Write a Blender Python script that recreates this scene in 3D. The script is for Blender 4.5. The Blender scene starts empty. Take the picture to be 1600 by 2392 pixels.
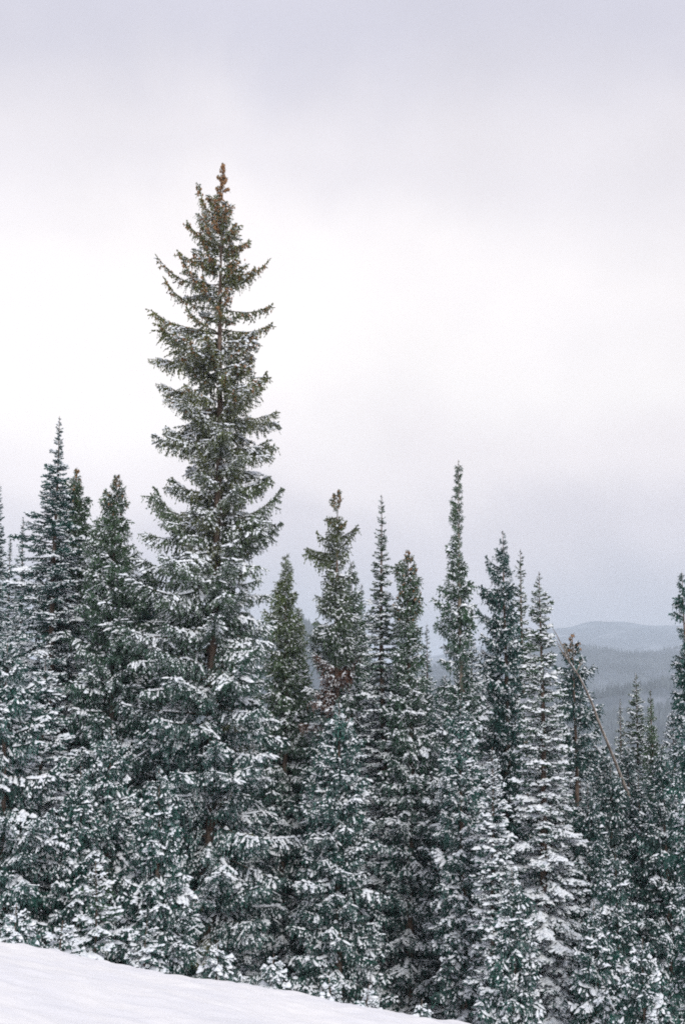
import bpy, math, random
import numpy as np
from mathutils import Vector, Matrix, noise

S = bpy.context.scene
COL = S.collection
PI = math.pi
rad = math.radians

# ------------------------------------------------------------------ camera
PITCH = 8.0
F_PX = 2990.0                       # focal length in photograph pixels (45 mm on a 36 mm tall frame)
cam_d = bpy.data.cameras.new('camera')
cam_d.sensor_fit = 'VERTICAL'; cam_d.sensor_height = 36; cam_d.lens = 45
cam_d.clip_start = 0.1; cam_d.clip_end = 40000
cam = bpy.data.objects.new('camera', cam_d)
cam.location = (0, 0, 0); cam.rotation_euler = (rad(90 + PITCH), 0, 0)
COL.objects.link(cam); S.camera = cam

# ------------------------------------------------------------------ sky, sun, exposure
SUN_EL, SUN_AZ = 40.0, 163.0        # azimuth clockwise from +Y: behind the camera, to the right
w = bpy.data.worlds.new('World'); S.world = w; w.use_nodes = True
nt = w.node_tree; N = nt.nodes; L = nt.links
N.clear()
out = N.new('ShaderNodeOutputWorld'); bg = N.new('ShaderNodeBackground')
bg.inputs['Strength'].default_value = 0.1
sky = N.new('ShaderNodeTexSky'); sky.sky_type = 'NISHITA'; sky.sun_disc = False
sky.sun_elevation = rad(SUN_EL); sky.sun_rotation = rad(SUN_AZ)
sky.altitude = 3000; sky.air_density = 1.0; sky.dust_density = 1.0
tc = N.new('ShaderNodeTexCoord')
sep = N.new('ShaderNodeSeparateXYZ'); L.new(tc.outputs['Generated'], sep.inputs[0])
# soft uneven base of the cloud deck
mp = N.new('ShaderNodeMapping'); mp.inputs['Scale'].default_value = (1.3, 1.0, 1.5)
mp.inputs['Location'].default_value = (0.35, 0.1, 0.2)
L.new(tc.outputs['Generated'], mp.inputs['Vector'])
n1 = N.new('ShaderNodeTexNoise'); n1.inputs['Scale'].default_value = 2.6; n1.inputs['Detail'].default_value = 5
n1.inputs['Roughness'].default_value = 0.5; n1.inputs['Distortion'].default_value = 0.4
L.new(mp.outputs[0], n1.inputs['Vector'])
nz = N.new('ShaderNodeMath'); nz.operation = 'MULTIPLY_ADD'
nz.inputs[1].default_value = 0.20; nz.inputs[2].default_value = -0.10
L.new(n1.outputs['Fac'], nz.inputs[0])
el = N.new('ShaderNodeMath'); el.operation = 'ADD'
L.new(sep.outputs['Z'], el.inputs[0]); L.new(nz.outputs[0], el.inputs[1])
ramp = N.new('ShaderNodeValToRGB'); ramp.color_ramp.interpolation = 'EASE'
stops = [(0.0, (.345, .352, .395)), (.055, (.415, .405, .44)), (.122, (.56, .522, .54)), (.17, (.69, .64, .635)), (.235, (.745, .705, .685)),
         (.315, (.74, .70, .69)), (.40, (.62, .59, .61)), (.50, (.475, .465, .525)), (1.0, (.48, .47, .52))]
cr = ramp.color_ramp
while len(cr.elements) < len(stops): cr.elements.new(0.5)
for e, (p, c) in zip(cr.elements, stops): e.position = p; e.color = (*c, 1)
L.new(el.outputs[0], ramp.inputs[0])
n2 = N.new('ShaderNodeTexNoise'); n2.inputs['Scale'].default_value = 4.0; n2.inputs['Detail'].default_value = 6
L.new(mp.outputs[0], n2.inputs['Vector'])
mr = N.new('ShaderNodeMapRange'); mr.inputs['From Min'].default_value = .3; mr.inputs['From Max'].default_value = .7
mr.inputs['To Min'].default_value = 9.4; mr.inputs['To Max'].default_value = 10.6
L.new(n2.outputs['Fac'], mr.inputs['Value'])
mul = N.new('ShaderNodeVectorMath'); mul.operation = 'SCALE'
xg = N.new('ShaderNodeMath'); xg.operation = 'MULTIPLY_ADD'; xg.inputs[1].default_value = -1.3
L.new(sep.outputs['X'], xg.inputs[0]); L.new(mr.outputs[0], xg.inputs[2])
L.new(ramp.outputs['Color'], mul.inputs[0]); L.new(xg.outputs[0], mul.inputs['Scale'])
mix = N.new('ShaderNodeMix'); mix.data_type = 'RGBA'; mix.inputs['Factor'].default_value = 0.97
L.new(sky.outputs[0], mix.inputs['A']); L.new(mul.outputs[0], mix.inputs['B'])
L.new(mix.outputs['Result'], bg.inputs['Color']); L.new(bg.outputs[0], out.inputs['Surface'])

sun_d = bpy.data.lights.new('sun', 'SUN'); sun_d.energy = 1.5; sun_d.angle = rad(25); sun_d.color = (1, .96, .91)
sun = bpy.data.objects.new('sun', sun_d); COL.objects.link(sun)
sun.rotation_euler = (rad(90 - SUN_EL), 0, rad(180 - SUN_AZ))

vs = S.view_settings
S.display_settings.display_device = 'sRGB'
vs.view_transform = 'Standard'; vs.look = 'None'; vs.exposure = 0.54; vs.gamma = 1.0; vs.use_curve_mapping = False
cy = S.cycles
cy.max_bounces = 8; cy.diffuse_bounces = 5; cy.glossy_bounces = 1; cy.transmission_bounces = 3; cy.volume_bounces = 2
cy.use_denoising = False; cy.filter_width = 1.9

# ------------------------------------------------------------------ materials
def new_mat(name):
    m = bpy.data.materials.new(name); m.use_nodes = True
    return m, m.node_tree, m.node_tree.nodes['Principled BSDF']

def noise_node(t, scale, detail=4, vec=None, rough=.55):
    n = t.nodes.new('ShaderNodeTexNoise'); n.inputs['Scale'].default_value = scale
    n.inputs['Detail'].default_value = detail; n.inputs['Roughness'].default_value = rough
    if vec is not None: t.links.new(vec, n.inputs['Vector'])
    return n

def mixc(t, fac, a, b):
    m = t.nodes.new('ShaderNodeMix'); m.data_type = 'RGBA'
    if isinstance(fac, float): m.inputs['Factor'].default_value = fac
    else: t.links.new(fac, m.inputs['Factor'])
    for s, v in (('A', a), ('B', b)):
        if isinstance(v, tuple): m.inputs[s].default_value = (*v, 1)
        else: t.links.new(v, m.inputs[s])
    return m.outputs['Result']

def maprange(t, v, a, b, c=0., d=1., smooth=True):
    m = t.nodes.new('ShaderNodeMapRange')
    if smooth: m.interpolation_type = 'SMOOTHSTEP'
    for k, x in (('From Min', a), ('From Max', b), ('To Min', c), ('To Max', d)): m.inputs[k].default_value = x
    t.links.new(v, m.inputs['Value']); return m.outputs[0]

def math_node(t, op, a, b):
    m = t.nodes.new('ShaderNodeMath'); m.operation = op
    for i, v in enumerate((a, b)):
        if isinstance(v, (int, float)): m.inputs[i].default_value = v
        else: t.links.new(v, m.inputs[i])
    return m.outputs[0]

SNOW_C = (.74, .82, .89)  # powder on needles, with the blue of shaded snow mixed into its colour

def needle_material():
    """green needles; the object colour is the tree's own green, its alpha how much powder clings to the upper faces"""
    m, t, p = new_mat('needles')
    oi = t.nodes.new('ShaderNodeObjectInfo'); ge = t.nodes.new('ShaderNodeNewGeometry')
    n = noise_node(t, 3.0, 3, ge.outputs['Position'])
    n3 = noise_node(t, 40.0, 2, ge.outputs['Position'])
    v = maprange(t, n.outputs['Fac'], .3, .7, .6, 1.5)
    v2 = maprange(t, n3.outputs['Fac'], .3, .7, .6, 1.5)
    vv = math_node(t, 'MULTIPLY', v, v2)
    sc = t.nodes.new('ShaderNodeVectorMath'); sc.operation = 'SCALE'
    t.links.new(oi.outputs['Color'], sc.inputs[0]); t.links.new(vv, sc.inputs['Scale'])
    sp = t.nodes.new('ShaderNodeSeparateXYZ'); t.links.new(ge.outputs['Normal'], sp.inputs[0])
    up = maprange(t, sp.outputs['Z'], -.75, .55)
    nd = noise_node(t, 6.0, 6, ge.outputs['Position'], .85)
    cl = maprange(t, nd.outputs['Fac'], .46, .56)
    dust = math_node(t, 'MULTIPLY', math_node(t, 'MULTIPLY', up, cl), oi.outputs['Alpha'])
    dust = math_node(t, 'MULTIPLY', dust, .5)
    c = mixc(t, dust, sc.outputs[0], SNOW_C)
    t.links.new(c, p.inputs['Base Color']); p.inputs['Roughness'].default_value = .7
    p.inputs['Specular IOR Level'].default_value = .08
    tr = t.nodes.new('ShaderNodeBsdfTranslucent'); t.links.new(c, tr.inputs['Color'])
    ms = t.nodes.new('ShaderNodeMixShader'); ms.inputs[0].default_value = .38
    t.links.new(p.outputs[0], ms.inputs[1]); t.links.new(tr.outputs[0], ms.inputs[2])
    t.links.new(ms.outputs[0], t.nodes['Material Output'].inputs['Surface'])
    return m

def bark_material(name, a, b, snowy=.35):
    m, t, p = new_mat(name)
    g = t.nodes.new('ShaderNodeNewGeometry'); co = t.nodes.new('ShaderNodeTexCoord')
    mp = t.nodes.new('ShaderNodeMapping'); mp.inputs['Scale'].default_value = (1, 1, .25)
    t.links.new(co.outputs['Object'], mp.inputs[0])
    n = noise_node(t, 14., 5, mp.outputs[0]); n2 = noise_node(t, 1.2, 3, co.outputs['Object'])
    c = mixc(t, maprange(t, n.outputs['Fac'], .35, .65), a, b)
    c = mixc(t, maprange(t, n2.outputs['Fac'], .5, .7, 0, snowy), c, (.42, .36, .30))
    t.links.new(c, p.inputs['Base Color']); p.inputs['Roughness'].default_value = .9
    bmp = t.nodes.new('ShaderNodeBump'); bmp.inputs['Strength'].default_value = .7; bmp.inputs['Distance'].default_value = .03
    t.links.new(n.outputs['Fac'], bmp.inputs['Height']); t.links.new(bmp.outputs[0], p.inputs['Normal'])
    return m

def snow_material(name, fine=False, lo=(.79, .795, .83), hi=(.87, .865, .87)):
    m, t, p = new_mat(name)
    g = t.nodes.new('ShaderNodeNewGeometry')
    n = noise_node(t, 6. if fine else 1.6, 5, g.outputs['Position'])
    c = mixc(t, maprange(t, n.outputs['Fac'], .3, .7), lo, hi)
    t.links.new(c, p.inputs['Base Color']); p.inputs['Roughness'].default_value = .75
    p.inputs['Specular IOR Level'].default_value = .2
    b = noise_node(t, 22. if fine else 7., 6, g.outputs['Position'], .6)
    bmp = t.nodes.new('ShaderNodeBump'); bmp.inputs['Strength'].default_value = .5; bmp.inputs['Distance'].default_value = .03
    t.links.new(b.outputs['Fac'], bmp.inputs['Height']); t.links.new(bmp.outputs[0], p.inputs['Normal'])
    return m

M_NEEDLE = needle_material()
M_BARK = bark_material('spruce_bark', (.065, .045, .034), (.165, .115, .085))
M_TAN = bark_material('pale_bark', (.15, .125, .10), (.29, .245, .20))
M_DEAD = bark_material('weathered_wood', (.11, .09, .075), (.30, .26, .22), .2)
M_SNOW = snow_material('clinging_snow', True, (.78, .835, .90), (.86, .89, .92))  # bluish because the tint of snow in shade is painted into it
M_GROUND = snow_material('snow_cover')
m, t, p = new_mat('spruce_cone')
oi = t.nodes.new('ShaderNodeNewGeometry'); n_ = noise_node(t, 12., 2, oi.outputs['Position'])
t.links.new(mixc(t, maprange(t, n_.outputs['Fac'], .35, .65), (.20, .10, .045), (.38, .21, .095)), p.inputs['Base Color'])
p.inputs['Roughness'].default_value = .7
M_CONE = m
m, t, p = new_mat('distant_forest')
g = t.nodes.new('ShaderNodeNewGeometry'); n_ = noise_node(t, .012, 5, g.outputs['Position'])
t.links.new(mixc(t, maprange(t, n_.outputs['Fac'], .4, .65), (.030, .045, .045), (.10, .125, .13)), p.inputs['Base Color'])
p.inputs['Roughness'].default_value = .9; M_FAR = m
m, t, p = new_mat('mountain_side')
g = t.nodes.new('ShaderNodeNewGeometry'); n_ = noise_node(t, .006, 7, g.outputs['Position'], .62)
t.links.new(mixc(t, maprange(t, n_.outputs['Fac'], .50, .68), (.045, .062, .072), (.22, .25, .29)), p.inputs['Base Color'])
p.inputs['Roughness'].default_value = .95; M_HILL = m

# ------------------------------------------------------------------ mesh helpers
def mesh_np(name, V, tris=None, quads=None, tm=None, qm=None, mats=(), smooth=None):
    """mesh from numpy arrays; tm / qm: material slot per triangle / quad"""
    me = bpy.data.meshes.new(name)
    tris = np.zeros((0, 3), int) if tris is None else tris; quads = np.zeros((0, 4), int) if quads is None else quads
    nt_, nq = len(tris), len(quads)
    me.vertices.add(len(V)); me.vertices.foreach_set('co', np.asarray(V, np.float32).ravel())
    me.loops.add(nt_ * 3 + nq * 4)
    me.loops.foreach_set('vertex_index', np.concatenate([tris.ravel(), quads.ravel()]).astype(np.int32))
    me.polygons.add(nt_ + nq)
    ls = np.concatenate([np.arange(nt_) * 3, nt_ * 3 + np.arange(nq) * 4]).astype(np.int32)
    me.polygons.foreach_set('loop_start', ls)
    for mt in mats: me.materials.append(mt)
    mi = np.concatenate([np.zeros(nt_, int) if tm is None else tm, np.zeros(nq, int) if qm is None else qm]).astype(np.int32)
    me.polygons.foreach_set('material_index', mi)
    if smooth is not None:
        sm = np.isin(mi, smooth) if not isinstance(smooth, bool) else np.full(len(mi), smooth)
        me.polygons.foreach_set('use_smooth', sm)
    me.update(calc_edges=True)
    return me

def link(name, data, parent=None):
    o = bpy.data.objects.new(name, data); COL.objects.link(o)
    if parent: o.parent = parent
    return o

def tag(o, label=None, cat=None, group=None, kind=None):
    for k, v in (('label', label), ('category', cat), ('group', group), ('kind', kind)):
        if v: o[k] = v
    return o

def tube_np(pts, rads, n=8, cap=True):
    V, Q = [], []
    pts = [Vector(p) for p in pts]
    for i, (p, r) in enumerate(zip(pts, rads)):
        d = (pts[min(i + 1, len(pts) - 1)] - pts[max(i - 1, 0)]).normalized()
        a = d.cross(Vector((0.31, .95, .05))).normalized(); b = d.cross(a)
        for k in range(n):
            an = 2 * PI * k / n
            V.append(p + (a * math.cos(an) + b * math.sin(an)) * r)
    for i in range(len(pts) - 1):
        for k in range(n):
            Q.append((i * n + k, i * n + (k + 1) % n, (i + 1) * n + (k + 1) % n, (i + 1) * n + k))
    return np.array([tuple(v) for v in V]), np.array(Q)

# ------------------------------------------------------------------ terrain
CREST = 14.0
def softplus(x, k):
    x = np.clip(x / k, -60, 60)
    return k * np.log1p(np.exp(x))

def ground(x, y):
    x = np.asarray(x, float); y = np.asarray(y, float)
    cr_ = CREST + 0.5 * np.sin(x * .45 + 1.0) + .25 * np.sin(x * 1.3)
    fwd = -0.123 * np.minimum(y, 0) * 0 - np.where(y > 0, 0.123 * y, 0.123 * 40 * np.tanh(y / 40.)) - 0.155 * softplus(y - cr_, .45)
    g = -1.55 - 0.189 * 30 * np.tanh(x / 30.) + fwd
    F = 170.
    return np.where(g < 0, -F * (1 - np.exp(g / F)), g)

def px_ray(u, v):
    a = (u - 800) / F_PX; b = (1196 - v) / F_PX
    c, s = math.cos(rad(PITCH)), math.sin(rad(PITCH))
    return Vector((a, c - b * s, s + b * c))

def at(u, v, y):
    r = px_ray(u, v); return r * (y / r.y)

xs = np.concatenate([-np.geomspace(9000, 8.2, 70), np.linspace(-8, 6, 190), np.geomspace(6.2, 9000, 72)])
ys = np.concatenate([-np.geomspace(9000, 3, 34), np.linspace(-2, 5, 10), np.linspace(5.2, 18, 190), np.linspace(18.5, 130, 90), np.geomspace(134, 12000, 46)])
X, Y = np.meshgrid(xs, ys)
Z = ground(X, Y)
flat = []
for x, y, z in zip(X.ravel(), Y.ravel(), Z.ravel()):
    d = 0.
    if abs(x) < 60 and -20 < y < 130:
        q = Vector((x, y, 0))
        d = .07 * noise.noise(q * .55) + .028 * noise.noise(q * 1.9)
        if 4 < y < 20: d += .020 * noise.noise(q * 5.2) + .010 * noise.noise(Vector((x * 3.5 + y * 1.5, y * 14, 3)))
        if 13 < y < 17 : d += .035 * max(0, noise.noise(q * 3.6 + Vector((7, 1, 3))))
        if y > 22: d += .25 * noise.noise(q * .35)
    flat.append(d)
Z = Z + np.array(flat).reshape(Z.shape)
ny, nx = X.shape
idx = np.arange(nx * ny).reshape(ny, nx)
quads = np.stack([idx[:-1, :-1], idx[:-1, 1:], idx[1:, 1:], idx[1:, :-1]], -1).reshape(-1, 4)
g_me = mesh_np('snow_ground', np.stack([X.ravel(), Y.ravel(), Z.ravel()], -1), quads=quads, mats=[M_GROUND], smooth=True)
tag(link('snow_ground', g_me), kind='structure')

# ------------------------------------------------------------------ mountains across the valley
def ridge(name, D, pts, depth, seed, x_pad=1.35):
    """forested ridge whose skyline runs through the pixels pts at distance D; rows step down to the valley floor in front"""
    us = np.linspace(-700, 2300, 150)
    vsk = np.interp(us, [q[0] for q in pts], [q[1] for q in pts])
    V = []
    rows = 34
    for j in range(rows):
        f = j / (rows - 1)
        yy = D - depth * 1.0 + f * depth * 1.5
        for u, v in zip(us, vsk):
            top = at(u, v, D); x = top.x
            base = -190.
            k = min(1, f * 1.5)
            prof = k ** .9 if f * 1.5 <= 1 else 1 - .5 * (f * 1.5 - 1) ** 1.3
            z = base + (top.z - base) * prof
            a = D / 2400.
            q = Vector((x / 300 / a, yy / 300 / a, seed))
            z += a * (50 * noise.fractal(q, .9, 2.0, 5) * math.sin(min(1, k) * PI) + 5 * noise.noise(q * 6))
            V.append((x, yy, z))
    n = len(us); idx = np.arange(n * rows).reshape(rows, n)
    q = np.stack([idx[:-1, :-1], idx[:-1, 1:], idx[1:, 1:], idx[1:, :-1]], -1).reshape(-1, 4)
    V = np.array(V)
    tag(link(name, mesh_np(name, V, quads=q, mats=[M_HILL], smooth=True)), kind='structure')
    return V.reshape(rows, n, 3)

R1 = ridge('mountain', 1500, [(-700, 1640), (600, 1520), (690, 1455), (715, 1466), (755, 1490), (830, 1540), (1000, 1610), (1180, 1640), (1400, 1632), (1600, 1600), (2300, 1560)], 420, 3.1)
R2 = ridge('mountain', 3000, [(-700, 1540), (700, 1580), (1000, 1560), (1200, 1520), (1330, 1506), (1480, 1528), (1600, 1512), (2300, 1470)], 1300, 8.7)
R3 = ridge('mountain', 6500, [(-700, 1580), (900, 1560), (1150, 1500), (1285, 1470), (1390, 1450), (1470, 1456), (1600, 1462), (2300, 1490)], 2600, 15.3)

def far_forest(R, n, h0, seed, u_rng):
    rng = np.random.default_rng(seed)
    rows, cols, _ = R.shape
    c0, c1 = [(u + 700) / 3000 * (cols - 1) for u in u_rng]
    fj = rng.uniform(0, (rows - 1) * .72, n); fi = rng.uniform(c0, c1 - 1, n)
    j = fj.astype(int); i = fi.astype(int); a = (fj - j)[:, None]; b = (fi - i)[:, None]
    P = (R[j, i] * (1 - a) + R[j + 1, i] * a) * (1 - b) + (R[j, i + 1] * (1 - a) + R[j + 1, i + 1] * a) * b
    keep = np.array([noise.noise(Vector(p) / (9 * h0)) > -.28 for p in P]); P = P[keep]; n = len(P)
    h = h0 * rng.uniform(.6, 1.25, n); r = h * rng.uniform(.14, .22, n)
    an = rng.uniform(0, 6, n)
    V = np.zeros((n, 5, 3)); V[:, 0] = P; V[:, 0, 2] += h
    for k in range(4):
        V[:, k + 1] = P; V[:, k + 1, 0] += r * np.cos(an + k * PI / 2); V[:, k + 1, 1] += r * np.sin(an + k * PI / 2); V[:, k + 1, 2] -= h * .1
    o = np.arange(n)[:, None] * 5
    T = np.concatenate([o + np.array([[0, k + 1, (k + 1) % 4 + 1]]) for k in range(4)])
    ob = link('distant_forest', mesh_np('distant_forest', V.reshape(-1, 3), tris=T, mats=[M_FAR]))
    tag(ob, kind='stuff')
far_forest(R1, 17000, 13, 1, (480, 1750))
far_forest(R2, 20000, 11, 2, (850, 1750))

# ------------------------------------------------------------------ branches
# A branch mesh: woody axis, flat spray of twigs covered in short needle tufts, snow lying on top.
def rot_dir(d, ang, droop):
    """direction d turned by ang about z, then tipped by droop"""
    c, s = math.cos(ang), math.sin(ang)
    v = Vector((d.x * c - d.y * s, d.x * s + d.y * c, d.z))
    h = math.hypot(v.x, v.y)
    a = math.atan2(v.z, h) + droop
    k = math.cos(a) / max(h, 1e-6)
    return Vector((v.x * k, v.y * k, math.sin(a)))

def build_branch(seed, Ln, sp, snow, dens=1.0, tuft_w=.0155):
    rng = random.Random(seed); U = rng.uniform
    T = []          # tufts a, b, w
    SN = []         # snow loaves a, b, w, h
    if sp == 'spruce':   k = (U(.0, .08), -U(.15, .34), U(.18, .40)); dr = (-62, -14)
    elif sp == 'drape':  k = (U(.0, .1), -U(.25, .45), U(.14, .32)); dr = (-48, -12)
    elif sp == 'rope':   k = (U(-.05, .08), -U(.05, .30), U(.32, .60)); dr = (-70, 0)
    else:                k = (U(-.04, .05), -U(.02, .16), U(.02, .12)); dr = (-24, 6)
    bend = U(-.10, .10)
    ax = lambda s: Vector((Ln * s * .97, Ln * bend * s * s, Ln * (k[0] * s + k[1] * s * s + k[2] * s ** 3)))
    n_ax = 9
    axis = [ax(i / (n_ax - 1)) for i in range(n_ax)]
    step = .078 / dens
    s = .10 + U(0, .05); side = rng.choice((-1, 1))
    seg = .072
    phase = U(0, 6)
    while s < 1.0:
        p = ax(s); d = (ax(min(1, s + .03)) - ax(max(0, s - .03))).normalized()
        bump = min(1, s * 3.2 + .15) * ((1 - s * .85) ** .5 if sp != 'fir' else (1 - s * .92) ** .65)
        l = (.11 + (.33 if sp != 'fir' else .36) * Ln ** .8 * bump) * U(.65, 1.15)
        if sp == 'rope': l = (.10 + .20 * Ln ** .6 * bump) * U(.5, 1.4)
        td = rot_dir(d, side * rad(U(42, 68)), rad(U(*dr)) * (.6 + .4 * bump))
        n = max(1, int(round(l / seg))); q = p.copy(); pts = [q.copy()]
        for j in range(n):
            td = Vector((td.x + U(-.12, .12), td.y + U(-.12, .12), td.z + U(-.14, .10) - (.03 if sp != 'fir' else 0))).normalized()
            b = q + td * seg
            T.append((q - td * .008, b + td * .014, tuft_w * U(.8, 1.25)))
            for _ in range(2):
                T.append((q + td * U(0, .04), q + td * U(.03, .07) + Vector((U(-.045, .045), U(-.045, .045), U(-.05, .03))), tuft_w * U(.6, .9)))
            if j >= 1 or n < 3:
                for sd in (1, -1):
                    if U(0, 1) < .66:
                        sl = U(.05, .13) * (1.15 - .4 * j / n)
                        sdv = rot_dir(td, sd * rad(U(35, 60)), rad(U(dr[0] * .7, 8)))
                        T.append((q, q + sdv * sl, tuft_w * U(.75, 1.1)))
                        if sl > .06 and U(0, 1) < .10 + snow * .6:
                            SN.append((q + sdv * sl * .2, q + sdv * sl * 1.0, U(.016, .036), U(.014, .030)))
            if sp != 'fir' and U(0, 1) < (.72 if sp != 'rope' else .45):
                hl = U(.08, .36) * (.6 + .4 * bump); hd = Vector((U(-.3, .3), U(-.3, .3), -1)).normalized(); hq = q.copy()
                m_ = max(1, int(hl / .08))
                for _ in range(m_):
                    hb = hq + hd * .08; T.append((hq, hb + hd * .01, tuft_w * U(.75, 1.1))); hq = hb
                    hd = (hd + Vector((U(-.25, .25), U(-.25, .25), 0))).normalized()
            q = b; pts.append(q.copy())
        # snow along the twig, in runs
        sn = snow * (0.10 + 1.0 * max(0, .35 + .9 * math.sin(s * 7 + phase)))
        j = 0
        while j < n:
            run = rng.randint(2, 4); e = min(n, j + run)
            if U(0, 1) < sn * .75 and abs(pts[e].z - pts[j].z) < .62 * (pts[e] - pts[j]).length and (pts[e] - pts[j]).length > .03:
                wd = U(.018, .054) * (.55 + .5 * snow); SN.append((pts[j], pts[e] + (pts[e] - pts[j]) * .15, wd, wd * U(.6, .95)))
            j = e
        side = -side
        s += step / Ln * U(.4, .6) * 1.0 * 1.0
    # along the axis
    sx = .12
    while sx < 1.0:
        a = ax(sx); b = ax(min(1.02, sx + .07 / Ln)); d = (b - a).normalized()
        for _ in range(2):
            sdv = rot_dir(d, rad(U(-80, 80)), rad(U(-25, 45)))
            T.append((a, a + sdv * U(.05, .10), tuft_w * U(.8, 1.2)))
        T.append((a, b + d * .015, tuft_w * 1.2))
        if U(0, 1) < snow * (.15 + .7 * max(0, math.sin(sx * 11 + phase * 2))) and sx > .25:
            wd = U(.04, .08) * (.6 + .5 * snow); SN.append((a - d * .03, b + d * .05, wd, wd * U(.5, .8)))
        sx += .06 / Ln
    tip = ax(1.0)
    for _ in range(5):
        sdv = rot_dir((ax(1) - ax(.95)).normalized(), rad(U(-45, 45)), rad(U(-20, 40)))
        T.append((tip, tip + sdv * U(.05, .10), tuft_w))
    # ---- arrays
    nr = np.random.default_rng(seed)
    A = np.array([tuple(x[0]) for x in T]); B = np.array([tuple(x[1]) for x in T]); W = np.array([x[2] for x in T])[:, None]
    D = B - A; D /= np.linalg.norm(D, axis=1, keepdims=True) + 1e-9
    R_ = nr.normal(size=D.shape); N1 = np.cross(D, R_); N1 /= np.linalg.norm(N1, axis=1, keepdims=True) + 1e-9
    N2 = np.cross(D, N1)
    M = A * .5 + B * .5 + D * (nr.uniform(-.012, .012, (len(A), 1)))
    V = np.stack([A, B, M + N1 * W, M - N1 * W, M + N2 * W, M - N2 * W], 1).reshape(-1, 3)
    o = np.arange(len(A))[:, None] * 6
    Q = np.concatenate([o + np.array([[0, 2, 1, 3]]), o + np.array([[0, 4, 1, 5]])]); qm = np.zeros(len(Q), int)
    # wood
    tv, tq = tube_np(axis, [max(.005, Ln * .011 * (1 - i / n_ax)) for i in range(n_ax)], 4)
    Q = np.concatenate([Q, tq + len(V)]); qm = np.concatenate([qm, np.full(len(tq), 1)]); V = np.concatenate([V, tv])
    TR = np.zeros((0, 3), int)
    if SN:
        A = np.array([tuple(x[0]) for x in SN]); B = np.array([tuple(x[1]) for x in SN])
        W = np.array([x[2] for x in SN])[:, None]; H = np.array([x[3] for x in SN])[:, None]
        up = np.array([[0, 0, 1.]]); A = A + up * .016; B = B + up * .016
        D = B - A; D /= np.linalg.norm(D, axis=1, keepdims=True) + 1e-9
        Sd = np.cross(D, up); nn = np.linalg.norm(Sd, axis=1, keepdims=True)
        Sd = np.where(nn > .1, Sd / (nn + 1e-9), np.array([[0, 1., 0]]))
        j1, j2, j3, j4 = (nr.uniform(.7, 1.2, W.shape) for _ in range(4))
        P1 = A * .70 + B * .30; P2 = A * .28 + B * .72
        dn = up * .012
        vs_ = [A, P1 + Sd * W * j1 - dn, P1 + up * H * j3, P1 - Sd * W * j2 - dn, P2 + Sd * W * j2 - dn, P2 + up * H * j4, P2 - Sd * W * j1 - dn, B]
        o = np.arange(len(A))[:, None] * 8 + len(V)
        V = np.concatenate([V, np.stack(vs_, 1).reshape(-1, 3)])
        TR = np.concatenate([o + np.array([[a, b, c]]) for a, b, c in ((0, 1, 2), (0, 2, 3), (7, 5, 4), (7, 6, 5))])
        sq = np.concatenate([o + np.array([[1, 4, 5, 2]]), o + np.array([[2, 5, 6, 3]]), o + np.array([[1, 3, 6, 4]])])
        Q = np.concatenate([Q, sq]); qm = np.concatenate([qm, np.full(len(sq), 2)])
    return V, TR, Q, np.full(len(TR), 2), qm, [ax(x) for x in (.45, .6, .7, .8, .9, .97)]

MATS = [M_NEEDLE, M_BARK, M_SNOW]
MATS_TAN = [M_NEEDLE, M_TAN, M_SNOW]
NOMS = (.35, .7, 1.3, 2.1, 3.0)
SNOWS = (.04, .34, .85, 1.35)
LIB = {}
def lib(sp, li, si, k):
    key = (sp, li, si, k)
    if key not in LIB:
        seed = hash((('spruce', 'fir', 'drape', 'rope').index(sp), li, si, k)) & 0xffffff
        dens = (1.0, 1.0, .95, .85, .72)[li]
        arr = build_branch(seed, NOMS[li], sp, SNOWS[si], dens)
        V, TR, Q, tm, qm, tips = arr
        LIB[key] = (mesh_np('branch', V, TR, Q, tm, qm, MATS, smooth=[2]), arr)
    return LIB[key]
N_VAR = 4

# ------------------------------------------------------------------ trees
def profile_fn(prof, d):
    """prof: rows (pixels below the tip, left px, right px) -> metres at distance d"""
    k = d / F_PX
    t = [a[0] * k for a in prof]; l = [a[1] * k for a in prof]; r = [a[2] * k for a in prof]
    return lambda x: (float(np.interp(x, t, l)), float(np.interp(x, t, r)))

def generic(rmax, tip, H):
    return lambda x: ((0.10 + rmax * (1 - math.exp(-x / (H * tip)))),) * 2

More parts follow.
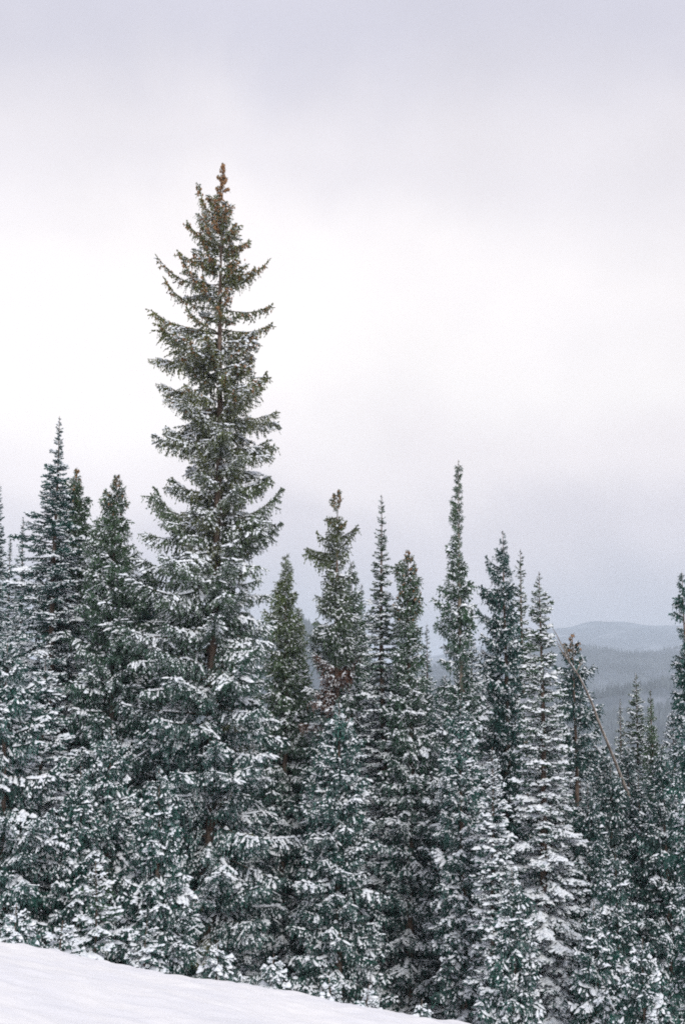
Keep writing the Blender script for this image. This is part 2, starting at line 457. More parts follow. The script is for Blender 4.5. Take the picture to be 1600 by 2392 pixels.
def branch_plan(rng, H, prof, sp, snow, ws=1.0, bare=None, dens=1.0, keep=.94, rope=0., rag=0., lenf=1.12):
    """list of (height below tip, azimuth, pitch, length, mesh key)"""
    U = rng.uniform; out = []; t = .10; az0 = U(0, 6.28)
    while t < H - .45:
        l, r = prof(t); R = .5 * (l + r)
        n = 3 if t < .5 else (4 if t < 1.5 else 5)
        gap = (.10 + .05 * min(t, 1.6) + .055 * min(R, 3)) * ws
        az0 += 2.4 + U(-.4, .4)
        for i in range(n):
            if U(0, 1) > (keep(t / H) if callable(keep) else keep): continue
            az = az0 + 6.283 * i / n + U(-.35, .35)
            c = .5 + .5 * math.cos(az); Lb = (l * (1 - c) + r * c) * U(.80 - rag, 1.13) * (1 if t < rope * H else lenf)
            if t < rope * H and U(0, 1) > .68: continue
            # branches that point toward or away from the viewer take the mean
            Lb = max(Lb, U(.09, .14)) if t > .2 else max(Lb, .06)
            tt = t + U(-.5, .5) * gap
            if bare and bare[0] < tt < bare[1] and not (U(0, 1) < bare[2]): continue
            f = tt / H
            if sp == 'fir': pit = rad(np.interp(f, [0, .05, .25, .6, 1], [42, 22, 4, -8, -14]) + U(-8, 8))
            elif sp == 'drape': pit = rad(np.interp(f, [0, .05, .25, .6, 1], [48, 20, -2, -12, -18]) + U(-9, 9))
            else: pit = rad(np.interp(f, [0, .04, .18, .45, 1], [55, 26, 14, 4, -10]) + U(-14, 14))
            li = min(range(len(NOMS)), key=lambda q: abs(math.log(NOMS[q] / max(Lb, .05))))
            ff = max(snow(f) if callable(snow) else snow, float(np.interp(t, [0, 1.2, 3], [.2, .6, 1.2])))
            ff += U(-1.0, 1.0) + .55
            si = int(min(3, max(0, round(ff))))
            bs = sp
            if sp == 'spruce' and f > .35 and U(0, 1) < .30: bs = 'drape'
            if f < rope and bs == 'spruce' and t > .6: bs = 'rope' if U(0, 1) < .7 else 'spruce'; pit += rad(U(-20, 14))
            out.append((tt, az, pit, Lb, (bs, li, si, rng.randrange(N_VAR))))
        t += gap
    return out

def b_matrix(b, H, wob):
    tt, az, pit, Lb, key = b
    s = Lb / NOMS[key[1]]
    return Matrix.Translation((wob(H - tt)[0], wob(H - tt)[1], H - tt)) @ Matrix.Rotation(az, 4, 'Z') @ Matrix.Rotation(-pit, 4, 'Y') @ Matrix.Diagonal((s, s, s, 1))

def trunk_mesh(rng, H, r0, wob, n=9):
    k = max(6, int(H / .9)); pts, rr = [], []
    for i in range(k + 1):
        z = H * i / k; x, y = wob(z)
        pts.append((x, y, z)); rr.append(max(.008, r0 * (1 - (i / k)) ** .85 * rng.uniform(.93, 1.07) + (r0 * .25 if i == 0 else 0)))
    V, Q = tube_np(pts, rr, n)
    return V, Q

N_BR = 0
def joined(name, plan, H, wob, nv=4):
    Vs, Ts, Qs, tms, qms = [], [], [], [], []; off = 0
    for b in plan:
        _, (V, TR, Q, tm, qm, _) = lib(*b[4][:3], b[4][3] % nv)
        M = np.array(b_matrix(b, H, wob)); V2 = V @ M[:3, :3].T + M[:3, 3]
        Vs.append(V2); Ts.append(TR + off); Qs.append(Q + off); tms.append(tm); qms.append(qm); off += len(V)
    return mesh_np(name, np.concatenate(Vs), np.concatenate(Ts), np.concatenate(Qs), np.concatenate(tms), np.concatenate(qms), MATS, smooth=[2])
def make_tree(name, label, u, v, d, prof, sp='spruce', snow=1., tint=(.045, .062, .040), dust=.7, ws=.88, keep=.88, bare=None,
              cones=None, red=None, r0=None, mats=None, extra=(), seed=None, lean=0., group=None, cat='tree', wob_a=.05, rope=0., rag=.15, lenf=1.05):
    """a tree whose tip shows at pixel (u, v) and which stands d metres away"""
    global N_BR
    tip = at(u, v, d)
    rng = random.Random(seed if seed is not None else int(u * 7 + v))
    bx = tip.x - lean
    gz = float(ground(bx, d)) - .15
    H = tip.z - gz
    root = link(name, None); root.location = (bx, d, gz); root.empty_display_size = .3
    tag(root, label, cat, group)
    ph = rng.uniform(0, 6)
    def wob(z):
        return (lean * z / H + wob_a * math.sin(z * .55 + ph) * (z / H) * (1 - z / H) * 4, wob_a * math.cos(z * .4 + ph) * (1 - z / H))
    V, Q = trunk_mesh(rng, H, r0 or (.03 + H * .0095), wob)
    link('trunk', mesh_np('trunk', V, quads=Q, mats=[mats or M_BARK], smooth=True), root)
    pf = profile_fn(prof, d) if isinstance(prof, list) else generic(prof[0], prof[1], H)
    plan = branch_plan(rng, H, pf, sp, snow, ws, bare, keep=keep, rope=rope, rag=rag, lenf=lenf)
    for (vv, side, lpx, pit) in extra:          # branches that stand out of the outline: pixel row where they leave the trunk
        Lb = lpx * d / F_PX; li = min(range(len(NOMS)), key=lambda q: abs(math.log(NOMS[q] / Lb)))
        plan.append(((vv - v) * d / F_PX, 0 + rng.uniform(-.25, .25) if side > 0 else PI + rng.uniform(-.25, .25), rad(pit) - (rad(8) if rope and vv < 850 else 0), Lb * 1.06, ('rope' if rope and vv < 850 else 'spruce', li, 0 if (vv - v) < 600 else 1, rng.randrange(N_VAR))))
    rest = []
    if len(plan) > 300:                          # the 300 largest are parts of their own, the short ones one joined part
        plan.sort(key=lambda b: -b[3]); rest = plan[300:]; plan = plan[:300]
        cr_o = link('short_branches', joined('short_branches', rest, H, wob), root); cr_o['kind'] = 'stuff'
        tn = tint(.12) if callable(tint) else tint
        cr_o.color = (*tn, dust)
    cone_pts = []
    for b in plan + rest:
        me, arr = lib(*b[4])
        if cones and b[0] < cones[0]:
            mtx = b_matrix(b, H, wob)
            for q in arr[5]:
                for _ in range(cones[1]):
                    if rng.random() < (cones[2](b[0]) if callable(cones[2]) else cones[2]):
                        p = mtx @ (q + Vector((rng.gauss(0, .06), rng.gauss(0, .05), rng.gauss(-.03, .03)))); cone_pts.append(p)
    for b in plan:
        me, arr = lib(*b[4])
        o = bpy.data.objects.new('branch', me); COL.objects.link(o); o.parent = root
        mtx = b_matrix(b, H, wob); o.matrix_basis = mtx
        j = rng.uniform(.8, 1.25); tn = tint
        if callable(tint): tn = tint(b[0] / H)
        elif tint in (GREEN, DARK): tn = lerp(tint, BLUE, min(1, max(0, b[0] / H * 2 - .25)))  # lower boughs go teal: needle green plus painted shade
        if red and red[0] < b[0] < red[1] and rng.random() < red[2]: tn = (.16, .075, .04); j = 1.0
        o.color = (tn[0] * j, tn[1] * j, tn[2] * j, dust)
        N_BR += 1
    if cone_pts:
        V, T = [], []
        for p in cone_pts:
            o = len(V); h = rng.uniform(.07, .12); r = rng.uniform(.020, .032)
            dx, dy = rng.uniform(-.3, .3) * h, rng.uniform(-.3, .3) * h
            V.append((p.x, p.y, p.z + .01))
            for k_ in range(4): V.append((p.x + dx * .5 + r * math.cos(k_ * PI / 2), p.y + dy * .5 + r * math.sin(k_ * PI / 2), p.z - h * .45))
            V.append((p.x + dx, p.y + dy, p.z - h))
            for k_ in range(4):
                a, c = o + 1 + k_, o + 1 + (k_ + 1) % 4
                T.append((o, a, c)); T.append((o + 5, c, a))
        co = link('cones', mesh_np('cones', np.array(V), tris=np.array(T), mats=[M_CONE], smooth=True), root); co['kind'] = 'stuff'
    return root, H

OLIVE = (.138, .150, .040); GREEN = (.066, .126, .048); BLUE = (.026, .112, .086); YEL = (.15, .19, .034); DARK = (.018, .085, .066)  # BLUE: bluish needle green that also carries the teal shade of lower crowns
lerp = lambda a, b, f: tuple(x + (y - x) * f for x, y in zip(a, b))

# --- the tall spruce
HERO = [(0, 4, 4), (30, 10, 9), (60, 20, 18), (95, 20, 18), (110, 42, 38), (150, 66, 46), (200, 74, 62), (250, 84, 62), (300, 98, 96), (350, 112, 100),
        (400, 130, 112), (440, 130, 108), (480, 160, 80), (540, 140, 72), (600, 140, 112), (640, 150, 132), (700, 142, 128), (760, 138, 96), (800, 130, 112), (850, 118, 108),
        (900, 135, 125), (960, 185, 108), (1010, 210, 125), (1080, 215, 135), (1200, 200, 150), (1350, 205, 160), (1500, 190, 165), (1650, 185, 170), (1800, 170, 165), (1960, 130, 130)]
make_tree('spruce_tree', 'tallest spruce, towering over all the others, with orange brown cones on its spiky top', 522, 380, 38, HERO, 'spruce',
          snow=lambda f: np.interp(f, [0, .12, .3, .55, .8, 1], [.6, 1.3, 1.9, 2.0, 2.0, 2.2]),
          tint=lambda f: lerp(OLIVE, BLUE, min(1, max(0, (f - .3) / .4))), dust=.8, ws=.9, keep=lambda f: np.interp(f, [0, .03, .07, .36, .46], [1, .95, .72, .76, 1]), rope=.23, rag=.34, lenf=1.10, cones=(8.2, 7, lambda x: .16 + .62 * min(1, x / 1.6) - .07 * max(0, x - 2.5)), r0=.235, lean=.12,  # olive to teal down the crown, in part shade put into the tint
          extra=[(530, -1, 88, 38), (590, -1, 92, 26), (600, 1, 66, 16), (640, -1, 100, 5), (665, 1, 108, 6), (690, -1, 146, 4), (750, 1, 116, -2), (752, -1, 138, 16), (800, 1, 118, 2),
                 (812, -1, 176, 22), (900, -1, 176, 34), (930, 1, 84, 25), (985, 1, 128, 28), (1030, 1, 132, 4), (1100, 1, 124, 8), (1200, 1, 124, 6),
                 (1275, 1, 160, 14), (1275, -1, 178, 16), (1310, -1, 172, 24), (1330, 1, 150, 6)])

# --- named neighbours: the left group
make_tree('fir_tree', 'hazy slim fir cut off by the left edge of the picture, behind the others', 0, 1128, 58, [(0, 4, 4), (80, 14, 12), (200, 26, 22), (330, 36, 32), (500, 50, 46), (800, 62, 60)], 'fir', 1.2, BLUE, .55)
make_tree('fir_tree', 'thin rod-like dead-topped fir between the left edge and the slender pointed fir', 56, 1208, 60, [(0, 4, 4), (60, 9, 5), (120, 16, 10), (200, 26, 22), (330, 40, 36), (600, 55, 50)], 'fir', .8, BLUE, .4)
make_tree('fir_tree', 'short faint spire peeking up at the far left beside the rod-like fir', 26, 1258, 62, [(0, 4, 4), (60, 10, 8), (140, 22, 20), (300, 40, 40), (600, 55, 50)], 'fir', .8, BLUE, .4)
make_tree('fir_tree', 'slender pointed fir with a needle-fine leader, tallest of the left group', 140, 972, 40,
          [(0, 3, 3), (40, 6, 6), (70, 14, 8), (100, 20, 10), (112, 8, 8), (125, 22, 18), (160, 26, 22), (200, 38, 30), (240, 52, 34), (290, 70, 55), (340, 78, 60), (420, 88, 70), (520, 95, 85), (700, 110, 110), (900, 125, 120), (1250, 120, 120)],
          'fir', lambda f: np.interp(f, [0, .2, .5, 1], [.7, 1.1, 1.9, 2.2]), BLUE, .72, ws=.88, lenf=1.25)
make_tree('spruce_tree', 'cone-tipped spruce standing close on the right of the slender pointed fir', 181, 1092, 42,
          [(0, 4, 4), (30, 12, 8), (50, 24, 12), (90, 34, 26), (130, 30, 28), (170, 45, 42), (260, 60, 55), (400, 85, 75), (700, 105, 105), (1100, 120, 110)],
          'spruce', lambda f: np.interp(f, [0, .2, .5, 1], [.5, 1.0, 1.8, 2.2]), GREEN, .72, lenf=1.25, cones=(1.4, 1, .35))
make_tree('spruce_tree', 'bushy spruce with a blunt tip and raised side shoots, left of the tall spruce', 274, 1110, 39,
          [(0, 6, 5), (30, 14, 12), (60, 16, 18), (80, 40, 20), (100, 20, 26), (130, 44, 26), (170, 56, 34), (230, 60, 48), (300, 65, 85), (400, 80, 85), (600, 95, 95), (900, 110, 105), (1150, 100, 100)],
          'spruce', lambda f: np.interp(f, [0, .2, .5, 1], [.4, 1.0, 1.7, 2.2]), GREEN, .72, lenf=1.25, cones=(1.6, 1, .25), extra=[(1180, -1, 40, 50), (1185, 1, 26, 30)])
make_tree('spruce_tree', 'broad snow-laden spruce at the left edge with wide drooping shelves', 20, 1490, 31, [(0, 5, 5), (60, 30, 30), (200, 80, 85), (400, 120, 125), (750, 150, 150)], 'spruce', 2.2, BLUE, .72, lenf=1.2)
make_tree('fir_tree', 'snow-heavy fir in front of the slender pointed fir, left of the little sapling', 108, 1530, 33, [(0, 4, 4), (60, 20, 22), (200, 56, 60), (400, 105, 105), (620, 125, 125)], 'fir', 1.7, BLUE, .72, lenf=1.2)
make_tree('spruce_tree', 'bluish spruce half hidden behind the low left boughs of the tall spruce', 345, 1320, 41, [(0, 5, 5), (40, 20, 22), (100, 44, 44), (200, 66, 66), (400, 85, 85), (900, 110, 110)], 'spruce', 1.5, BLUE, .72)
make_tree('spruce_tree', 'snowy spruce directly behind the little sapling on the left', 262, 1700, 32, [(0, 5, 5), (60, 28, 28), (200, 64, 64), (400, 100, 95), (620, 110, 110)], 'spruce', 1.9, BLUE, .7)
make_tree('spruce_tree', 'low dark spruce between the sapling and the foot of the tall spruce', 372, 1790, 31, [(0, 5, 5), (60, 28, 28), (200, 66, 66), (400, 95, 95), (520, 105, 105)], 'spruce', 1.6, BLUE, .72)

# --- right of the tall spruce
make_tree('spruce_tree', 'yellowish green spruce with several upright tips, just right of the tall spruce', 668, 1300, 45,
          [(0, 8, 8), (50, 14, 16), (90, 26, 20), (140, 44, 26), (200, 60, 36), (280, 64, 44), (400, 75, 60), (600, 90, 80), (1000, 100, 100)],
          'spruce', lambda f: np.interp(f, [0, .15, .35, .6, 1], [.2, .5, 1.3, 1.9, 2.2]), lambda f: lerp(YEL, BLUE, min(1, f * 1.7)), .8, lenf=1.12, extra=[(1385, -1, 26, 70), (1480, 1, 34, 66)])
make_tree('spruce_tree', 'short spruce crowding the right side of the yellowish green one', 697, 1420, 47, [(0, 5, 5), (50, 14, 12), (100, 22, 16), (200, 40, 26), (400, 60, 50), (900, 90, 90)], 'spruce', 1.4, lambda f: lerp(YEL, BLUE, min(1, f * 2)), .6, lenf=1.4)
make_tree('spruce_tree', 'ragged spruce with a cone-covered blunt top and a lone branch sticking out right', 788, 1146, 43,
          [(0, 7, 6), (18, 16, 14), (40, 22, 12), (55, 38, 16), (75, 42, 22), (95, 40, 22), (118, 40, 28), (150, 50, 36), (165, 30, 34), (180, 30, 24), (215, 30, 30), (260, 52, 36), (330, 56, 50), (420, 62, 62), (560, 75, 75), (800, 100, 100), (1200, 110, 110)],
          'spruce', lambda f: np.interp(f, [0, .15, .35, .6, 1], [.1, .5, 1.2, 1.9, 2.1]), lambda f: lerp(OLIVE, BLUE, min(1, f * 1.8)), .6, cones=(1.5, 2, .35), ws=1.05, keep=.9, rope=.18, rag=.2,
          red=(5.6, 8.0, .36), extra=[(1262, 1, 54, 28), (1298, -1, 68, 6), (1315, -1, 66, 2), (1268, -1, 48, 8)])
make_tree('spruce_tree', 'greyish spruce whose tip clings to the right side of the ragged cone-topped one', 822, 1312, 50, [(0, 5, 5), (50, 16, 16), (150, 32, 30), (300, 50, 45), (800, 80, 80)], 'spruce', 1.0, GREEN, .72)
make_tree('fir_tree', 'small hazy fir tip left of the thin fir with the bare pointed leader', 844, 1364, 56, [(0, 4, 4), (60, 12, 12), (150, 24, 24), (400, 45, 45), (700, 60, 60)], 'fir', .9, BLUE, .55)
make_tree('fir_tree', 'thin fir ending in a bare pointed leader, between two cone-topped spruces', 891, 1156, 42,
          [(0, 2, 2), (25, 4, 4), (50, 9, 9), (100, 14, 13), (150, 18, 14), (170, 24, 18), (200, 18, 34), (260, 28, 34), (320, 36, 36), (400, 48, 48), (520, 60, 60), (800, 80, 80), (1200, 95, 95)],
          'fir', lambda f: np.interp(f, [0, .2, .5, 1], [.8, 1.3, 1.8, 2.0]), GREEN, .72)
make_tree('spruce_tree', 'spruce crusted with dark reddish cones at its top, right of the thin pointed fir', 953, 1287, 41,
          [(0, 4, 4), (20, 10, 8), (40, 22, 22), (60, 34, 22), (90, 20, 28), (120, 40, 28), (170, 40, 30), (240, 42, 36), (300, 50, 44), (450, 65, 60), (800, 90, 85), (1100, 95, 95)],
          'spruce', lambda f: np.interp(f, [0, .2, .5, 1], [1.0, 1.5, 1.9, 2.0]), GREEN, .72, cones=(2.4, 1, .6))
make_tree('fir_tree', 'small distant spire left of the bare-sided spire', 996, 1460, 58, [(0, 4, 4), (60, 9, 9), (150, 18, 18), (300, 40, 40), (600, 60, 60)], 'fir', .9, BLUE, .55)
make_tree('spruce_tree', 'narrow spire with a bare tan trunk showing down its right side', 1070, 1074, 40,
          [(0, 3, 3), (40, 9, 6), (75, 12, 8), (110, 19, 9), (150, 21, 12), (190, 19, 6), (215, 32, 4), (235, 30, 6), (260, 34, 22), (285, 24, 22), (300, 40, 28), (335, 58, 30), (380, 64, 32), (420, 62, 30), (450, 52, 24), (500, 42, 26), (540, 48, 48), (620, 60, 60), (800, 80, 80), (1200, 100, 100)],
          'spruce', lambda f: np.interp(f, [0, .2, .35, .45, 1], [.5, .6, 1.2, 2.2, 2.2]), GREEN, .72, bare=(5.8, 7.1, .6), mats=M_TAN, r0=.17, ws=.92)
make_tree('spruce_tree', 'full dark spruce with an off-centre bulge on its left, right of the bare-sided spire', 1174, 1240, 41,
          [(0, 4, 4), (30, 10, 8), (60, 20, 12), (80, 36, 16), (120, 36, 22), (150, 54, 24), (165, 50, 26), (200, 36, 26), (260, 52, 34), (330, 60, 36), (420, 64, 44), (600, 80, 70), (900, 95, 95), (1200, 100, 100)],
          'spruce', lambda f: np.interp(f, [0, .2, .5, 1], [.3, .7, 1.3, 1.7]), DARK, .55, ws=1.05, extra=[(1330, -1, 44, 18), (1405, -1, 58, 12), (1470, -1, 72, 30)])
make_tree('fir_tree', 'very thin fir with widely spaced tufts, wedged between the dark spruce and the snow-shelved fir', 1215, 1283, 42,
          [(0, 2, 2), (30, 8, 8), (60, 14, 12), (80, 6, 5), (100, 15, 15), (140, 18, 18), (160, 12, 10), (200, 26, 24), (300, 34, 32), (420, 40, 50), (600, 55, 55), (1000, 80, 80)],
          'fir', lambda f: np.interp(f, [0, .25, .5, 1], [.6, 1.2, 2.1, 2.2]), GREEN, .55, bare=(4.6, 9.5, .45), mats=M_TAN)
make_tree('fir_tree', 'fir with thick snow shelves stacked down its right side to the bottom of the picture', 1258, 1335, 37,
          [(0, 3, 3), (30, 10, 8), (55, 18, 14), (75, 24, 30), (110, 26, 24), (160, 38, 26), (220, 48, 40), (300, 58, 48), (400, 62, 56), (560, 70, 80), (700, 80, 100), (800, 85, 112), (1000, 95, 120), (1200, 100, 115)],
          'fir', lambda f: np.interp(f, [0, .12, .25, .5, 1], [.8, 1.2, 2.6, 3.0, 3.0]), GREEN, .7)
make_tree('pine_tree', 'ragged sparse pine with the leaning dead trunk crossing in front', 1336, 1482, 45,
          [(0, 5, 4), (30, 14, 14), (55, 30, 40), (80, 40, 44), (110, 26, 40), (150, 44, 60), (200, 50, 62), (300, 52, 70), (420, 46, 60), (520, 50, 60), (800, 60, 80), (1000, 80, 80)],
          'spruce', lambda f: np.interp(f, [0, .3, .6, 1], [1.3, 1.4, 1.0, 1.2]), DARK, .5, keep=.75, bare=(4.6, 8.6, .35), cones=(1.2, 2, .5), ws=1.15)
make_tree('spruce_tree', 'narrow dark spire standing alone before the misty mountain, right of the leaning dead trunk', 1484, 1572, 56,
          [(0, 3, 3), (40, 12, 9), (90, 20, 16), (130, 28, 20), (200, 36, 34), (400, 55, 55), (700, 60, 60)], 'fir', .8, GREEN, .3)
make_tree('spruce_tree', 'spindly half-bare spruce tip on the right of the lone dark spire', 1518, 1612, 54, [(0, 3, 3), (40, 10, 8), (100, 14, 12), (160, 24, 28), (300, 45, 45), (700, 60, 60)], 'spruce', .9, GREEN, .4, keep=.7)
make_tree('fir_tree', 'wispy thin fir tip left of the lone dark spire', 1447, 1632, 55, [(0, 3, 3), (50, 8, 8), (110, 16, 14), (200, 28, 26), (400, 48, 45), (700, 60, 60)], 'fir', .9, GREEN, .4, keep=.7)
make_tree('pine_tree', 'dark pine cut by the right edge, with bare gaps between its upper tufts', 1592, 1338, 33,
          [(0, 3, 3), (20, 14, 8), (40, 22, 8), (60, 38, 12), (80, 44, 14), (95, 10, 8), (115, 40, 14), (130, 14, 10), (180, 28, 26), (230, 34, 36), (330, 50, 48), (450, 56, 60), (620, 60, 64), (900, 72, 80), (1200, 80, 80)],
          'spruce', lambda f: np.interp(f, [0, .3, 1], [.2, .5, .8]), DARK, .35, keep=.66, ws=1.2, r0=.16, rag=.3)

# --- lower wall of trees
WALL = [
 # name, label, u, v, d, rmax px, taper, sp, snow, tint
 ('spruce_tree', 'drooping snow-draped spruce below the rust-red dead boughs in the middle', 792, 1640, 37, 98, .34, 'spruce', 1.9, BLUE),
 ('spruce_tree', 'dim spruce filling the gap between the tall spruce and the drooping snow-draped one', 690, 1600, 46, 80, .30, 'spruce', 1.8, BLUE),
 ('spruce_tree', 'snow-capped spruce at the foot of the bare tan trunk', 1075, 1630, 37, 58, .22, 'spruce', 2.4, BLUE),
 ('fir_tree', 'narrow fir with a pale visible leader, left of the dark spruce', 1149, 1745, 35, 54, .34, 'fir', 1.9, BLUE),
 ('fir_tree', 'small slim fir behind the snow-capped spruce, on its left', 1030, 1690, 44, 54, .34, 'fir', 2.0, BLUE),
 ('spruce_tree', 'deep-shadowed spruce near the bottom edge, left of the snow-shelved fir', 1195, 2030, 31, 74, .30, 'spruce', 1.9, DARK),
 ('spruce_tree', 'dull spruce at the foot of the leaning dead trunk', 1425, 1790, 41, 72, .30, 'spruce', 1.2, DARK),
 ('spruce_tree', 'dusky spruce right of the ragged pine, below its trunk', 1372, 1830, 38, 66, .30, 'spruce', 1.5, DARK),
 ('spruce_tree', 'grey-green spruce below the lone dark spire', 1490, 1810, 42, 74, .30, 'spruce', 1.3, DARK),
 ('spruce_tree', 'bushy dark spruce below the spindly half-bare tip', 1545, 1740, 40, 70, .28, 'spruce', 1.4, DARK),
 ('spruce_tree', 'dark spruce low on the right with faint snow on drooping boughs', 1435, 1980, 34, 82, .30, 'spruce', 1.6, DARK),
 ('spruce_tree', 'small dark spruce in the bottom right, right of the stacked snow shelves', 1385, 2110, 31, 80, .30, 'spruce', 1.9, DARK),
 ('spruce_tree', 'lowest dark spruce in the bottom right corner', 1500, 2190, 29, 90, .30, 'spruce', 1.8, DARK),
 ('spruce_tree', 'shadowed spruce behind the left boughs of the tall spruce, near its foot', 430, 1720, 41, 90, .28, 'spruce', 1.6, BLUE),
 ('spruce_tree', 'dim spruce behind the sapling, between two snowy left trees', 190, 1790, 31, 72, .30, 'spruce', 1.8, BLUE),
]
for nm, lab, u, v, d, rp, tp, sp, sn, ti in WALL:
    k = d / F_PX
    prof = [(x, 3 + rp * (1 - math.exp(-x / (tp * 620))), 3 + rp * (1 - math.exp(-x / (tp * 620)))) for x in range(0, 1300, 50)]
    make_tree(nm, lab, u, v, d, prof, sp, sn, ti, .6, ws=.84, lenf=1.15)

SMALL = [
 ('sapling', 'slim green sapling with upswept bare-looking whorls by the snow bank on the left', 224, 2010, 27.5, 74, .42, 'fir', 1.7, GREEN),
 ('sapling', 'snow-buried little spruce at the snow edge, below the tall spruce', 510, 2195, 28, 70, .3, 'drape', 2.6, BLUE),
 ('sapling', 'rounded snowy bush-like spruce at the snow edge, right of the tall spruce trunk', 640, 2230, 28, 56, .3, 'drape', 2.8, BLUE),
 ('sapling', 'white-humped young spruce at the snow edge in the middle', 768, 2285, 27, 56, .25, 'drape', 3.0, BLUE),
 ('sapling', 'frosty young spruce right of the white-humped one at the snow edge', 862, 2300, 27, 52, .25, 'fir', 2.4, BLUE),
 ('sapling', 'tiny snowy spruce tip where the snow edge meets the bottom of the picture', 985, 2335, 26, 60, .25, 'drape', 2.6, BLUE),
 ('sapling', 'dark little fir at the snow edge between the sapling and the tall spruce', 345, 2150, 28, 60, .3, 'fir', 1.4, DARK),
 ('sapling', 'small snowy fir at the snow bank, left of the slim sapling', 148, 2150, 26, 58, .3, 'fir', 2.3, BLUE),
 ('sapling', 'tiny snow-topped spruce at the far left end of the snow bank', 40, 2110, 25, 66, .3, 'drape', 2.4, BLUE),
]
for nm, lab, u, v, d, rp, tp, sp, sn, ti in SMALL:
    prof = [(x, 3 + rp * (1 - math.exp(-x / (tp * 220))), 3 + rp * (1 - math.exp(-x / (tp * 220)))) for x in range(0, 500, 25)]
    make_tree(nm, lab, u, v, d, prof, sp, sn, ti, .75, ws=1.55 if rp == 74 else .8, r0=.035 if rp == 74 else None, cat='young tree')

# --- leaning dead trunk
def dead_trunk():
    d = 41.5
    pts = [at(u, v, d + .25 * i) for i, (u, v) in enumerate([(1322, 1536), (1352, 1580), (1368, 1612), (1384, 1648), (1399, 1690), (1416, 1730), (1434, 1775), (1450, 1815)])]
    e = pts[-1]; dr = (pts[-1] - pts[-2]).normalized()
    p = e.copy()
    while p.z > float(ground(p.x, p.y)) and len(pts) < 40:
        dr = (dr + Vector((0, 0, -.02))).normalized(); p = p + dr * .7; pts.append(p.copy())
    base = pts[-1].copy()
    root = link('dead_tree', None); root.location = base
    tag(root, 'leaning bare dead trunk with a forked top and snow along its upper side', 'dead tree')
    loc = [q - base for q in pts]
    n = len(loc); rr = [.024 + .09 * (i / (n - 1)) ** .9 for i in range(n)]
    V, Q = tube_np(loc, rr, 9)
    link('trunk', mesh_np('trunk', V, quads=Q, mats=[M_DEAD], smooth=True), root)
    for pl in ([(1322, 1536), (1318, 1518), (1308, 1500), (1298, 1480), (1290, 1468)], [(1324, 1540), (1314, 1526), (1306, 1512), (1299, 1494)], [(1330, 1548), (1326, 1528), (1321, 1512), (1316, 1500)], [(1345, 1570), (1353, 1556), (1360, 1548)]):
        q = [at(u, v, d) - base for u, v in pl]
        V, Q = tube_np(q, [.030 - .022 * i / (len(q) - 1) for i in range(len(q))], 5)
        link('dead_branch', mesh_np('dead_branch', V, quads=Q, mats=[M_DEAD], smooth=True), root)
    rng = random.Random(4)
    V, Q = [], []
    for i in range(1, 8):
        for j in range(3):
            a = loc[i - 1].lerp(loc[i], j / 3); b = loc[i - 1].lerp(loc[i], (j + 1) / 3 + .04)
            if rng.random() < .22: continue
            r = rr[i]; dd = (b - a).normalized(); sd = dd.cross(Vector((0, 0, 1))).normalized(); up = sd.cross(dd)
            o = len(V); hh = r * rng.uniform(.25, .6)
            for pnt in (a, b):
                V += [pnt + up * r * .25 + sd * r * 1.05, pnt + up * (r + hh), pnt + up * r * .25 - sd * r * 1.05]
            Q += [(o, o + 3, o + 4, o + 1), (o + 1, o + 4, o + 5, o + 2), (o, o + 2, o + 5, o + 3)]
    s_ = link('snow_strip', mesh_np('snow_strip', np.array([tuple(v) for v in V]), quads=np.array(Q), mats=[M_SNOW], smooth=True), root); s_['kind'] = 'stuff'
dead_trunk()

# --- trees deeper in the stand: trunk + one crown, copied
def crown_tree(seed, H, rmax, tip, sp, snow):
    rng = random.Random(seed)
    wob = lambda z: (0, 0)
    plan = branch_plan(rng, H, generic(rmax, tip, H), sp, snow, 1.25)
    cm = joined('crown', plan, H, wob, 2)
    V, Q = trunk_mesh(rng, H, .17, wob)
    tmh = mesh_np('trunk', V, quads=Q, mats=[M_BARK], smooth=True)
    return cm, tmh, H
ARCH = [crown_tree(11, 15, 1.25, .34, 'fir', 1.6), crown_tree(12, 15, 1.4, .30, 'spruce', 1.5), crown_tree(13, 15, 1.1, .38, 'fir', 1.9)]
rng = random.Random(77)
DEEP_LABEL = {
 0: 'frosted conifer at the far left edge, under the hazy slim fir',
 12: 'dim conifer seen through a gap left of the lower trunk of the tall spruce',
 13: 'frosted conifer half hidden behind the right-hand boughs of the tall spruce',
 19: 'dark sliver of a conifer just left of the lower trunk of the thin pointed fir',
 21: 'frosted conifer behind the lower half of the red-coned spruce',
 22: 'frosted conifer below the small distant spire, left of the snow-capped spruce',
 31: 'slim conifer behind the right flank of the ragged cone-topped spruce',
 34: 'conifer standing before the misty gap, lower left of the bare tan trunk',
 35: 'little conifer top just right of the foot of the bare tan trunk',
 36: 'conifer crown close behind the bare tan trunk, on its right',
 37: 'dim conifer on the left flank of the full dark spruce',
 38: 'dim conifer behind the very thin fir with spaced tufts',
 39: 'dim conifer behind the right-hand shelves of the snow-shelved fir',
 40: 'dim sliver of a conifer on the left of the ragged pine',
 41: 'dim conifer just under the middle of the leaning dead trunk',
 42: 'dark conifer at which the leaning dead trunk ends',
 43: 'grey conifer below the wispy thin fir tip',
 45: 'dim conifer behind the dark pine at the right edge',
 46: 'dim conifer directly behind the bare trunk of the ragged pine',
 51: 'tiny conifer tip just left of the bare tan trunk',
 54: 'dark conifer between the snow-shelved fir and the ragged pine, low down',
 55: 'low conifer tip at the foot of the ragged pine'}
n_deep = -1
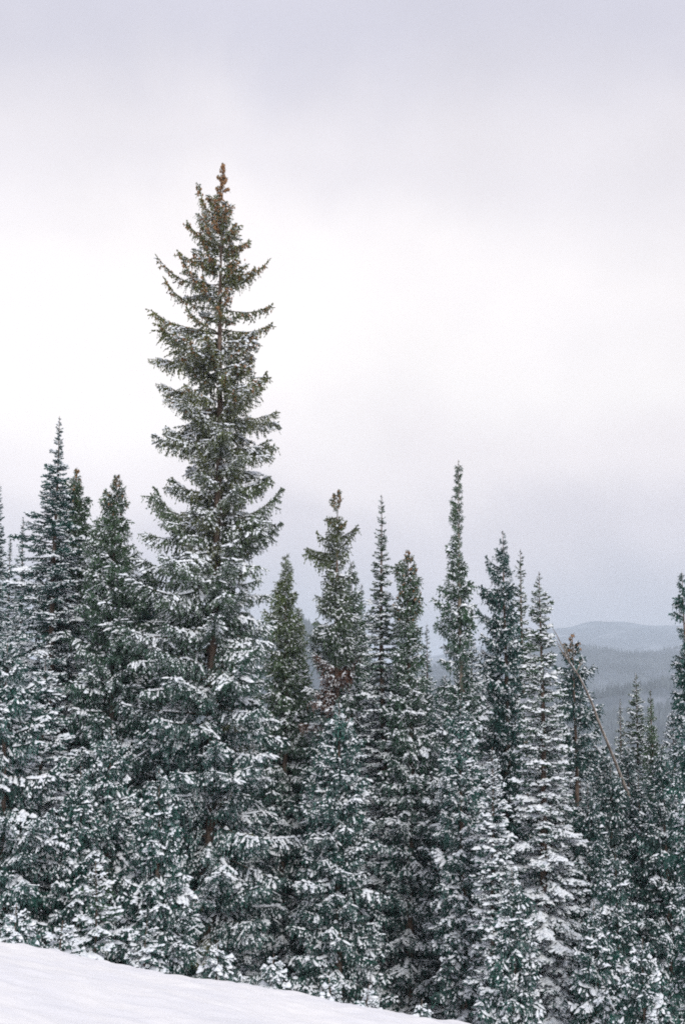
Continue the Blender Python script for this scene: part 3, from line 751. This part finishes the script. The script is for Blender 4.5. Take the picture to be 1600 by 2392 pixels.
DEEP = [('left', [(40, 1430), (100, 1400), (170, 1420), (235, 1390), (310, 1440), (60, 1560), (210, 1540), (330, 1560), (20, 1450), (130, 1500), (270, 1480), (380, 1560)]),
        ('mid', [(420, 1500), (560, 1480), (610, 1540), (640, 1600), (740, 1600), (700, 1570), (770, 1540), (845, 1500), (900, 1540), (935, 1520), (985, 1560), (830, 1620), (1010, 1600), (450, 1600), (520, 1560), (580, 1620), (670, 1560), (720, 1620), (800, 1560), (870, 1580), (960, 1540), (920, 1620)]),
        ('right', [(1040, 1590), (1120, 1580), (1100, 1500), (1145, 1540), (1200, 1560), (1250, 1600), (1300, 1640), (1390, 1700), (1410, 1740), (1465, 1730), (1520, 1720), (1570, 1650), (1350, 1690), (1440, 1770), (1540, 1790), (1590, 1800), (1500, 1850), (1070, 1560), (1160, 1600), (1230, 1640), (1280, 1700), (1330, 1760), (1380, 1800)])]
for reg, lst in DEEP:
    for i, (u, v) in enumerate(lst):
        d = rng.uniform(44, 60); tip = at(u, v + rng.uniform(-15, 15), d); gz = float(ground(tip.x, d)) - .2
        cm, tmh, H0 = ARCH[rng.randrange(3)]
        k = (tip.z - gz) / H0; kx = rng.uniform(.85, 1.2) * min(1.2, max(.6, k))
        rz = rng.uniform(0, 6.28); j = rng.uniform(.8, 1.2); n_deep += 1
        if n_deep not in DEEP_LABEL: continue            # nothing of it shows
        root = link('conifer', None); root.location = (tip.x, d, gz); root.rotation_euler.z = rz; root.scale = (kx, kx, k)
        tag(root, DEEP_LABEL[n_deep], 'tree', 'conifers deep in the stand')
        link('trunk', tmh, root)
        c = link('crown', cm, root); tn = DARK if reg == 'right' else BLUE
        c.color = (tn[0] * j, tn[1] * j, tn[2] * j, .6)

# ------------------------------------------------------------------ haze
def haze_box(x, y0, y1, z0, z1, dens):
    V = np.array([(sx * x, sy, sz) for sz in (z0, z1) for sy in (y0, y1) for sx in (-1, 1)])
    Q = np.array([(0, 2, 3, 1), (4, 5, 7, 6), (0, 1, 5, 4), (2, 6, 7, 3), (0, 4, 6, 2), (1, 3, 7, 5)])
    m = bpy.data.materials.new('haze'); m.use_nodes = True; t = m.node_tree; t.nodes.clear()
    o_ = t.nodes.new('ShaderNodeOutputMaterial'); v = t.nodes.new('ShaderNodeVolumePrincipled')
    v.inputs['Color'].default_value = (.77, .875, .99, 1); v.inputs['Density'].default_value = dens; v.inputs['Anisotropy'].default_value = 0.
    t.links.new(v.outputs[0], o_.inputs['Volume'])
    ob = link('haze', mesh_np('haze', V, quads=Q, mats=[m])); tag(ob, kind='stuff')
haze_box(9500, -9500, 12500, -172.5, 330, .00019)
print('branches', N_BR, 'variants', len(LIB), 'lib polys', sum(len(v[0].polygons) for v in LIB.values()), 'crown polys', sum(len(a[0].polygons) for a in ARCH))
